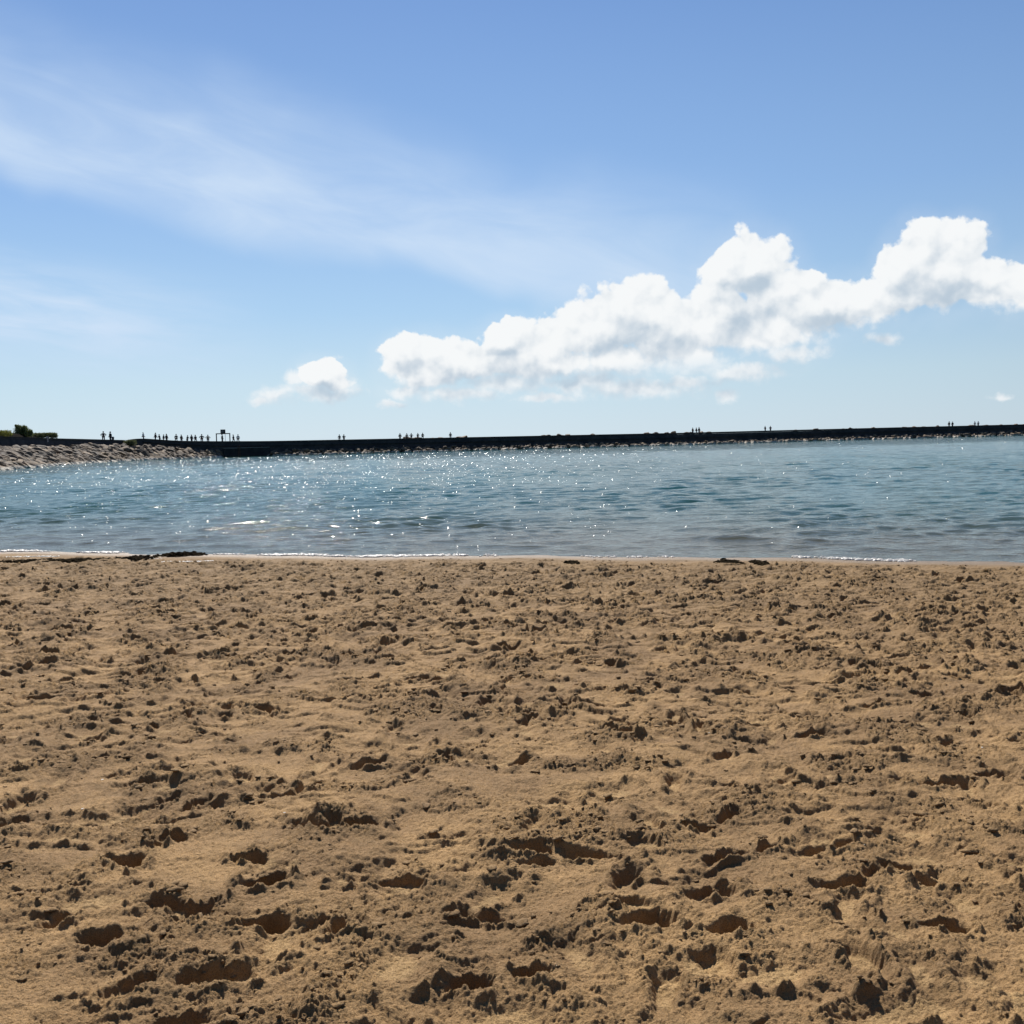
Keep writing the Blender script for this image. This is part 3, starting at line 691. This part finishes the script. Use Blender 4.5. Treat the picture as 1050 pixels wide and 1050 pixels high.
for s_ in (-.22, .22):
    bm = bmesh.new(); add_tube(bm, MQ @ Vector((Lq * .33 + s_, -1.26, WATER - .3)), MQ @ Vector((Lq * .33 + s_, -1.26, zq + .8)), .04); keep(obj('rail', bm_mesh(bm, 'rail'), rustm), lad)
for k in range(9):
    z_ = WATER + .1 + k * .3
    if z_ > zq + .7: break
    bm = bmesh.new(); add_tube(bm, MQ @ Vector((Lq * .33 - .22, -1.26, z_)), MQ @ Vector((Lq * .33 + .22, -1.26, z_)), .025); keep(obj('rung', bm_mesh(bm, 'rung'), rustm), lad)

steelm = flat_mat('dark_painted_steel', (.025, .027, .03), (.05, .05, .055), 2, .6)
palem = flat_mat('pale_paint', (.55, .5, .5), (.7, .66, .65), 2, .6)
def rail_x(px0, px1, back):
    a, _, _ = wall_point(px0, back); b, _, _ = wall_point(px1, back); return a, b
gc, _, gk = wall_point(231.6, 1.6); Dg = gc.y
wG = (238.9 - 224.3) / F * Dg; gz = gc.z - DK + .05
gan = empty('sluice_gantry', (xat(231.6, Dg), Dg, gz)); tag(gan, 'dark steel goalpost gantry carrying a winding box, standing on the breakwater above the quay', 'gantry')
hB = zat(231.6, 444.6, Dg) - gz; hT = zat(231.6, 440.4, Dg) - gz
for s_ in (-1, 1):
    bm = bmesh.new(); add_box(bm, s_ * (wG / 2 - .1) - .1, s_ * (wG / 2 - .1) + .1, -.1, .1, 0, hB - .12); add_box(bm, s_ * (wG / 2 - .1) - .2, s_ * (wG / 2 - .1) + .2, -.2, .2, 0, .03)
    obj('post', bm_mesh(bm, 'post'), steelm, gan)
bm = bmesh.new(); add_box(bm, -wG / 2, wG / 2, -.12, .12, hB - .118, hB + .1); obj('crossbeam', bm_mesh(bm, 'crossbeam'), steelm, gan)
bm = bmesh.new(); add_box(bm, -.5, .5, -.35, .35, hB + .102, hT); bmesh.ops.bevel(bm, geom=bm.edges[:], offset=.05, segments=2); wb = obj('winding_box', bm_mesh(bm, 'winding_box'), steelm, gan)
bm = bmesh.new(); add_box(bm, -.3, .3, -.38, -.352, hB + .25, hT - .15); obj('panel', bm_mesh(bm, 'panel'), flat_mat('panel_grey', (.12, .12, .12), (.2, .2, .2)), wb)
bm = bmesh.new(); add_tube(bm, (.5, 0, 0), (.5, 0, hB - .12), .05); obj('screw_shaft', bm_mesh(bm, 'screw_shaft'), palem, gan)
# small white marker on the promenade wall at the left
pm, _, km = wall_point(53, .2); Dm = pm.y
bm = bmesh.new(); add_box(bm, -.16, .16, -.08, .02, 0, .95); add_box(bm, -.2, .2, -.1, .03, .95, 1.03)
o = obj('marker_post', bm_mesh(bm, 'marker_post'), palem); o.location = (pm.x, Dm - .25, zat(53, 453.2, Dm)); tag(o, 'small whitish marker post against the dark promenade wall under the clipped hedge', 'marker post')

# ---------------------------------------------------------------- shrubs
def leaf_mat(name, c1, c2):
    m, t, p = new_mat(name); tc = t.n.new('ShaderNodeTexCoord')
    t.link(t.mix(t.ss(t.noise(tc.outputs['Object'], 1.6, 4, .6), .35, .65), (*c1, 1), (*c2, 1)), p.inputs['Base Color'])
    p.inputs['Roughness'].default_value = .6
    tr = t.n.new('ShaderNodeBsdfTranslucent'); t.link(p.inputs['Base Color'].links[0].from_socket, tr.inputs[0]); mx = t.n.new('ShaderNodeMixShader'); mx.inputs[0].default_value = .3
    out = [n for n in t.n if n.type == 'OUTPUT_MATERIAL'][0]; t.link(p.outputs[0], mx.inputs[1]); t.link(tr.outputs[0], mx.inputs[2]); t.link(mx.outputs[0], out.inputs[0]); return m
barkm = flat_mat('bark', (.06, .045, .03), (.1, .08, .06), 8, .9)
def shrub(name, px0, px1, ytop, ybot, back, depth, lobes, nleaf, mat, label, cat, leaf=.09, seed=1, bare=False):
    r_ = random.Random(seed); c0, _, _ = wall_point((px0 + px1) / 2, back) if back is not None else (None, 0, 0)
    D = c0.y; px = (px0 + px1) / 2; cx = xat(px, D); W_ = (px1 - px0) / F * D; z0 = zat(px, ybot, D); Hh = zat(px, ytop, D) - z0
    root = empty(name, (cx, D, z0)); tag(root, label, cat)
    V = []; Q = []
    for (lx, lz, lr) in lobes:
        for k in range(int(nleaf * lr)):
            a = r_.uniform(0, 6.28); b = math.acos(r_.uniform(-.6, 1)); rr = r_.random() ** .35 * (1 + .18 * math.sin(5 * a + seed) + .12 * math.sin(9 * b))
            c = Vector((lx * W_ + math.cos(a) * math.sin(b) * rr * lr * W_, math.sin(a) * math.sin(b) * rr * min(depth, lr * W_ * 1.2), lz * Hh + math.cos(b) * rr * min(lr * W_ * 1.1, (1 - lz) * Hh)))
            if c.z > Hh * r_.uniform(.88, 1.05): continue
            if c.z < 0: c.z = r_.uniform(0, .3) * Hh
            ax = Vector((r_.gauss(0, 1), r_.gauss(0, 1), r_.gauss(0, 1))).normalized(); ay = ax.orthogonal().normalized(); s = leaf * r_.uniform(.6, 1.4)
            i_ = len(V); V += [c - ax * s, c - ay * s * .45, c + ax * s, c + ay * s * .45]; Q.append((i_, i_ + 1, i_ + 2, i_ + 3))
    obj('foliage', from_np('foliage', np.array([v[:] for v in V]), np.array(Q), False), mat, root)
    bm = bmesh.new()
    for (lx, lz, lr) in lobes:
        add_tube(bm, (lx * W_ * .4, 0, -.35), (lx * W_, 0, lz * Hh), .05, .02, 6)
        for k in range(3): add_tube(bm, (lx * W_, 0, lz * Hh * .7), (lx * W_ + r_.uniform(-.4, .4) * lr * W_, r_.uniform(-.3, .3), lz * Hh + r_.uniform(.3, .9) * lr * Hh), .02, .008, 5)
    obj('stem', bm_mesh(bm, 'stem'), barkm, root); return root
g_dark = leaf_mat('dark_leaves', (.07, .10, .025), (.16, .18, .05)); g_yel = leaf_mat('yellow_green_leaves', (.16, .18, .03), (.32, .30, .07)); g_mid = leaf_mat('grey_green_leaves', (.09, .11, .04), (.19, .20, .08))
shrub('shrub', -24, 16, 441, 447.6, 2.2, 1.2, [(-.35, .35, .18), (-.1, .4, .2), (.15, .45, .19), (.36, .3, .14)], 9000, g_yel, 'low yellow green shrub at the far left edge above the promenade wall', 'shrub', seed=2)
shrub('dense_bush', 18, 37, 434.6, 447.8, 2.4, 1.2, [(-.2, .25, .3), (.25, .2, .26), (-.1, .5, .22), (-.25, .72, .13), (.08, .62, .15), (.42, .3, .1), (-.36, .86, .06)], 9000, g_dark, 'tallest dark green bush with a leaning top rising above the promenade wall', 'bush', seed=3)
shrub('clipped_hedge', 37, 62, 443.4, 449.6, 2.0, 1.0, [(-.38, .4, .16), (-.18, .45, .17), (0, .45, .17), (.2, .42, .16), (.38, .36, .13)], 12000, g_mid, 'long low grey green hedge ending above the promenade wall', 'hedge', seed=4)
shrub('shrub', 128, 144, 450.8, 457.0, -1.0, .8, [(-.2, .3, .3), (.15, .35, .28), (0, .6, .22)], 6000, g_mid, 'small rounded shrub growing out of the stones where the breakwater begins', 'shrub', seed=5)
# dark earth bank the bushes grow on
e0, _, _ = wall_point(2, 3.2); e1, _, _ = wall_point(58, 3.2)
bm = bmesh.new(); nseg = 24
for k in range(nseg + 1):
    f_ = k / nseg; px = -30 + f_ * 92; c0, _, kk_ = wall_point(max(px, -120), 3.0); zb = c0.z - .4; h_ = max(.1, .95 * math.sin(min(1, f_ * 1.0 + .02) * math.pi) ** .4 * (1.25 if px < 38 else .75)) 
    for (o_, z_) in ((-1.6, -.1), (-1.0, .6 * h_), (0, h_), (1.4, h_), (2.4, -.1)):
        bm.verts.new((c0.x + nrm[kk_, 0] * o_, c0.y + nrm[kk_, 1] * o_, zb + z_ + rnd.uniform(-.06, .06)))
bm.verts.ensure_lookup_table()
for k in range(nseg):
    for c_ in range(4): bm.faces.new([bm.verts[k * 5 + c_], bm.verts[k * 5 + c_ + 1], bm.verts[(k + 1) * 5 + c_ + 1], bm.verts[(k + 1) * 5 + c_]])
o = obj('earth_bank', bm_mesh(bm, 'earth_bank', True), flat_mat('dark_earth', (.014, .014, .012), (.028, .025, .02), 1.5, .95, .6, .1)); tag(o, kind='structure')

# ---------------------------------------------------------------- people
def skin_mesh(verts, edges, radii, sub=1, root=0):
    me = bpy.data.meshes.new('tmp'); me.from_pydata(verts, edges, []); o = bpy.data.objects.new('tmp', me); col.objects.link(o)
    o.modifiers.new('s', 'SKIN').use_smooth_shade = True; o.modifiers.new('u', 'SUBSURF').levels = sub
    sv = me.skin_vertices[0].data
    for i_, r_ in enumerate(radii): sv[i_].radius = (r_, r_) if not isinstance(r_, tuple) else r_; sv[i_].use_root = (i_ == root)
    dg = bpy.context.evaluated_depsgraph_get(); out = bpy.data.meshes.new_from_object(o.evaluated_get(dg)); bpy.data.objects.remove(o); bpy.data.meshes.remove(me); return out
skinm = flat_mat('skin', (.32, .19, .13), (.38, .23, .16), 4, .6, .1, .002)
hairm = flat_mat('hair', (.02, .015, .012), (.05, .035, .025), 10, .7)
CL = {'dark': flat_mat('dark_cloth', (.02, .022, .03), (.04, .04, .05), 5, .9), 'brown': flat_mat('brown_cloth', (.05, .04, .035), (.08, .06, .05), 5, .9),
      'blue': flat_mat('navy_cloth', (.018, .025, .05), (.03, .04, .08), 5, .9), 'pale': flat_mat('pale_cloth', (.45, .45, .47), (.6, .6, .6), 5, .9)}
class J:
    def __init__(s): s.v = []; s.e = []; s.r = []
    def add(s, p, r, parent=None):
        s.v.append(tuple(p)); s.r.append(r)
        if parent is not None: s.e.append((parent, len(s.v) - 1))
        return len(s.v) - 1
def person_meshes(pose):
    """facing -Y; pose: dict of joints"""
    sit = pose == 'sit'; hip = .50 if sit else .93; lean = {'lean': .10}.get(pose, 0)
    kneeL, kneeR, ankL, ankR = ((-.11, -.03, .50), (.11, -.0, .50), (-.11, .0, .09), (.12, .03, .09))
    if pose == 'walk': kneeL, kneeR, ankL, ankR = ((-.09, -.20, .51), (.09, .04, .49), (-.09, -.28, .10), (.09, .30, .16))
    if pose == 'walkside': kneeL, kneeR, ankL, ankR = ((-.18, 0, .52), (.10, 0, .50), (-.26, 0, .1), (.30, 0, .14))
    if sit: kneeL, kneeR, ankL, ankR = ((-.12, -.42, .50), (.12, -.42, .50), (-.12, -.46, .09), (.13, -.42, .09))
    b = J()
    pel = b.add((0, 0, hip), .125); wst = b.add((0, -lean * .4, hip + .16), .115, pel); chs = b.add((0, -lean, hip + .38), .135, wst)
    nb = b.add((0, -lean * 1.2, hip + .53), .06, chs); nk = b.add((0, -lean * 1.3 - .01, hip + .59), .052, nb)
    h1 = b.add((0, -lean * 1.4 - .02, hip + .67), .085, nk); h2 = b.add((0, -lean * 1.4 - .015, hip + .76), .092, h1)
    nose = b.add((0, -lean * 1.4 - .115, hip + .69), .014, h1)
    arms = {}
    for s_ in (-1, 1):
        sh_ = b.add((s_ * .175, -lean, hip + .46), .062, chs)
        if pose == 'akimbo': el_, wr = (s_ * .38, .04, hip + .22), (s_ * .20, -.06, hip + .08)
        elif pose == 'lean': el_, wr = (s_ * .26, -.16, hip + .22), (s_ * .16, -.36, hip + .14)
        elif sit: el_, wr = (s_ * .25, -.05, hip + .20), (s_ * .16, -.28, hip + .12)
        elif pose in ('walk', 'walkside'): el_, wr = (s_ * .25, .10 * s_, hip + .20), (s_ * .27, -.12 * s_, hip - .03)
        else: el_, wr = (s_ * .26, .03, hip + .20), (s_ * .28, -.07, hip - .04)
        e_ = b.add(el_, .043, sh_); w_ = b.add(wr, .030, e_); d_ = (Vector(wr) - Vector(el_)).normalized()
        pm_ = Vector(wr) + d_ * .07; pi_ = b.add(pm_, .033, w_); side = d_.cross(Vector((0, 1, 0))).normalized() if abs(d_.y) < .9 else Vector((1, 0, 0))
        if s_ < 0: side = -side
        for q, ln in ((-1.5, .06), (-.5, .075), (.5, .07), (1.5, .055)): b.add(pm_ + side * (.018 * q) + d_ * (.035 + ln), .009, pi_)
        b.add(pm_ + side * .055 + d_ * .01, .011, w_)
        arms[s_] = (sh_, el_, wr)
    legs = {}
    for s_, kn, an in ((-1, kneeL, ankL), (1, kneeR, ankR)):
        hp = b.add((s_ * .095, 0, hip - .06), .098, pel); k_ = b.add(kn, .062, hp); a_ = b.add(an, .042, k_)
        b.add((an[0] + (.0 if pose != 'walkside' else -.14), an[1] - (.15 if pose != 'walkside' else .02), an[2] - .055), .038, a_); legs[s_] = (kn, an)
    body = skin_mesh(b.v, b.e, b.r)
    j = J(); p_ = j.add((0, 0, hip - .02), .150); w1 = j.add((0, -lean * .4, hip + .16), .142, p_); c1 = j.add((0, -lean, hip + .38), .160, w1); n1 = j.add((0, -lean * 1.2, hip + .525), .082, c1)
    for s_ in (-1, 1):
        a1 = j.add((s_ * .18, -lean, hip + .455), .082, c1); e1_ = j.add(arms[s_][1], .060, a1); j.add(Vector(arms[s_][2]) * .95 + Vector(arms[s_][1]) * .05, .046, e1_)
    jacket = skin_mesh(j.v, j.e, j.r)
    l = J(); p_ = l.add((0, 0, hip + .02), .138)
    for s_ in (-1, 1):
        h_ = l.add((s_ * .098, 0, hip - .07), .112, p_); k_ = l.add(legs[s_][0], .080, h_); l.add(legs[s_][1], .062, k_)
    trousers = skin_mesh(l.v, l.e, l.r)
    hz = hip + .755; hy = -lean * 1.4
    bm = bmesh.new(); bmesh.ops.create_icosphere(bm, subdivisions=3, radius=1)
    for v in bm.verts:
        v.co = Vector((v.co.x * .105, v.co.y * .118 + .022 + hy, v.co.z * .125 + hz + .02)); 
        if v.co.y < hy - .055 and v.co.z < hz + .03: v.co.y = hy - .045
    hair = bm_mesh(bm, 'hair', True)
    for s_ in (-1, 1): pass
    for m_, mt in ((body, skinm), (jacket, None), (trousers, None), (hair, hairm)):
        m_.materials.clear()
        if mt: m_.materials.append(mt)
    return body, jacket, trousers, hair
POSES = {k: person_meshes(k) for k in ('stand', 'walk', 'walkside', 'akimbo', 'lean', 'sit')}
def cloth_copy(me, mat, cache={}):
    key = (me.name, mat.name)
    if key not in cache:
        c = me.copy(); c.materials.clear(); c.materials.append(mat); cache[key] = c
    return cache[key]
PEOPLE = [  # px, top y of the head, pose, cloth, size factor, label
    (109.3, 440.2, 'akimbo', 'dark', 1.06, 'biggest dark figure of the left pair on the promenade, elbows spread'),
    (116.4, 441.6, 'stand', 'dark', 1.0, 'shorter dark figure beside a pushchair, right one of the promenade pair'),
    (150.0, 444.0, 'walk', 'pale', 1.0, 'lone person in a pale top behind the raised end of the breakwater wall'),
    (162.5, 444.3, 'walk', 'dark', 1.0, 'tall person in dark clothes leading the left end of the long line on the breakwater'),
    (166.8, 446.2, 'lean', 'dark', .85, 'short person bending forward, second from the left in the long line on the breakwater'),
    (170.8, 446.0, 'walk', 'blue', .9, 'left person of the close pair near the left end of the long line'),
    (173.8, 445.4, 'stand', 'dark', 1.0, 'right person of the close pair near the left end of the long line'),
    (183.6, 445.6, 'walkside', 'dark', 1.0, 'person striding just right of the gap in the long line on the breakwater'),
    (188.9, 446.2, 'stand', 'brown', .95, 'person in brown second after the gap in the long line on the breakwater'),
    (194.8, 446.8, 'lean', 'dark', .92, 'stooping person fifth from the gantry in the long line on the breakwater'),
    (199.3, 446.2, 'stand', 'dark', .95, 'slim upright person fourth from the gantry in the long line'),
    (203.2, 446.4, 'walk', 'blue', .95, 'person in navy walking third from the gantry in the long line'),
    (209.7, 445.8, 'akimbo', 'dark', 1.05, 'broad person with elbows out, second before the gantry'),
    (216.0, 446.4, 'akimbo', 'brown', .95, 'person in brown with elbows out standing last before the gantry'),
    (230.6, 445.8, 'stand', 'dark', .95, 'dark clothed person standing underneath the steel gantry'),
    (242.0, 446.2, 'walk', 'blue', .95, 'person in navy walking just to the right of the steel gantry'),
    (246.8, 446.0, 'walkside', 'pale', .98, 'person in a pale top striding right of the gantry above the quay ladder'),
    (350.4, 446.2, 'stand', 'dark', .95, 'slim left person of the couple alone on the breakwater right of the quay'),
    (355.0, 446.6, 'akimbo', 'dark', 1.0, 'broader right person of the couple on the breakwater right of the quay'),
    (412.4, 444.6, 'walk', 'dark', 1.0, 'leftmost person of the loose group of five on the breakwater'),
    (419.4, 445.2, 'stand', 'dark', .92, 'slim second person of the loose group of five on the breakwater'),
    (424.0, 444.6, 'akimbo', 'dark', 1.02, 'broad middle person of the loose group of five on the breakwater'),
    (430.6, 446.0, 'lean', 'brown', .85, 'small stooping fourth person of the loose group of five on the breakwater'),
    (435.6, 444.2, 'walkside', 'dark', 1.02, 'striding rightmost person of the loose group of five on the breakwater'),
    (464.0, 443.6, 'stand', 'dark', 1.0, 'solitary dark figure standing on the breakwater right of the loose group of five'),
    (711.9, 439.0, 'stand', 'brown', .95, 'left person of the three close together on the right half of the breakwater'),
    (715.6, 439.2, 'walk', 'dark', .95, 'middle person of the three close together on the right half of the breakwater'),
    (718.4, 438.4, 'stand', 'dark', 1.04, 'tall right person of the three close together on the right half of the breakwater'),
    (786.0, 437.2, 'akimbo', 'dark', 1.0, 'left person of the two broad figures between the trio and the far right pair'),
    (791.4, 437.4, 'akimbo', 'blue', 1.0, 'right person of the two broad figures, in navy, right of the trio'),
    (974.2, 432.4, 'stand', 'dark', 1.05, 'left person of the upright dark pair near the right end of the breakwater'),
    (977.7, 432.7, 'stand', 'dark', 1.0, 'right person of the upright dark pair near the right end of the breakwater'),
    (1000.5, 434.2, 'walk', 'pale', .85, 'small person in pale clothes walking left of another near the right edge'),
    (1004.0, 433.6, 'stand', 'pale', .95, 'rightmost person, in pale clothes, standing near the right edge of the breakwater')]
for (px, yt, pose, cl, sc, lab) in PEOPLE:
    back = 1.5; c0, yaw, k = wall_point(px, back); D = c0.y
    hgt_ = (zat(px, yt, D)) - (ztop[k] - DK + .05)       # height that reaches the head seen in the photo
    zf = ztop[k] - DK + .05
    s = max(.86, min(1.12, hgt_ / 1.78)) if True else sc
    body, jk, tr_, hr = POSES[pose]
    o = obj('person', body); o.location = (xat(px, D), D, zf); o.rotation_euler = (0, 0, (yaw + math.pi / 2 * rnd.choice([0, 1, 2]) if pose not in ('akimbo', 'walkside') else rnd.gauss(0, .2))); o.scale = (s * rnd.uniform(1.32, 1.5), s * 1.35, s * 1.06)
    tag(o, lab, 'person', 'people walking along the breakwater')
    obj('jacket', cloth_copy(jk, CL[cl]), None, o); obj('trousers', cloth_copy(tr_, CL['dark' if cl != 'brown' else 'blue']), None, o); obj('hair', hr, None, o)
# pushchair next to the promenade pair
c0, yaw, k = wall_point(119.4, 1.4); D = c0.y
pc = empty('pushchair', (c0.x, D, ztop[k] - DK + .05)); tag(pc, 'small dark pushchair beside the two figures on the promenade', 'pushchair')
for wx_, wy_ in ((-.25, -.25), (.25, -.25), (-.25, .35), (.25, .35)):
    bm = bmesh.new(); add_tube(bm, (wx_ - .025, wy_, .12), (wx_ + .025, wy_, .12), .12, n=14); obj('wheel', bm_mesh(bm, 'wheel'), steelm, pc)
bm = bmesh.new()
for s_ in (-.22, .22): add_tube(bm, (s_, -.25, .12), (s_, .5, 1.0), .02); add_tube(bm, (s_, .35, .12), (s_, -.1, .6), .02)
add_tube(bm, (-.22, .5, 1.0), (.22, .5, 1.0), .02); obj('frame', bm_mesh(bm, 'frame'), steelm, pc)
bm = bmesh.new(); add_box(bm, -.2, .2, -.3, .2, .40, .48); add_box(bm, -.2, .2, .12, .2, .48, .95); bmesh.ops.bevel(bm, geom=bm.edges[:], offset=.02, segments=1); obj('seat', bm_mesh(bm, 'seat'), CL['dark'], pc)
bm = bmesh.new(); add_tube(bm, (-.2, .06, .88), (.2, .06, .88), .2, n=12); obj('canopy', bm_mesh(bm, 'canopy'), CL['blue'], pc)

# ---------------------------------------------------------------- seaweed on the tide line
weedm = flat_mat('seaweed', (.018, .015, .010), (.04, .03, .018), 15, .85)
def weed(px, py, wpx_, hpx, label, seed):
    r_ = random.Random(seed); x, y = ray_sand(px, py); s = float(inland(x, y))
    W_ = wpx_ / F * y; V = []; Q = []
    z0 = float(sand_base(x, y)); V = []; FF = []; base = 0
    n = int(120 + W_ * 240)
    for k in range(n):
        a = r_.gauss(0, .28) * W_; b_ = r_.gauss(0, .16); hh = max(.012, .6 * (hpx / F * y) * math.exp(-(a / (W_ * .5)) ** 2) * r_.uniform(.3, 1))
        bx, by = x + a, y + b_; r0 = r_.uniform(.012, .028)
        v = ICO2 * (1 + .3 * rng.standard_normal((len(ICO2), 1))) * np.array([r0 * r_.uniform(1, 2.5), r0 * 1.4, r0 * .7]); v[:, 2] += hh * r_.random()
        v += np.array([bx, by, float(sand_base(bx, by))]); V.append(v); FF.append(ICF2 + base); base += len(v)
    o = obj('seaweed_clump', from_np('seaweed_clump', np.concatenate(V), np.concatenate(FF), False), weedm)
    tag(o, label, 'seaweed')
weed(140, 573, 30, 5, 'ragged dark seaweed clump on wet sand, left neighbour of the flat long one', 1)
weed(186, 569.5, 42, 6, 'largest flat dark seaweed clump lying right at the water edge on the left', 2)
weed(60, 575, 90, 2.2, 'long thin strand of dark seaweed along the sand at the far left', 3)
weed(748, 577, 15, 4, 'small dark seaweed clump at the water edge right of the middle', 4)
weed(778, 577.5, 10, 2.5, 'tiny dark seaweed clump just right of the middle clump at the water edge', 5)
weed(588, 577.5, 6, 1.5, 'smallest dark speck of seaweed near the middle of the water edge', 6)
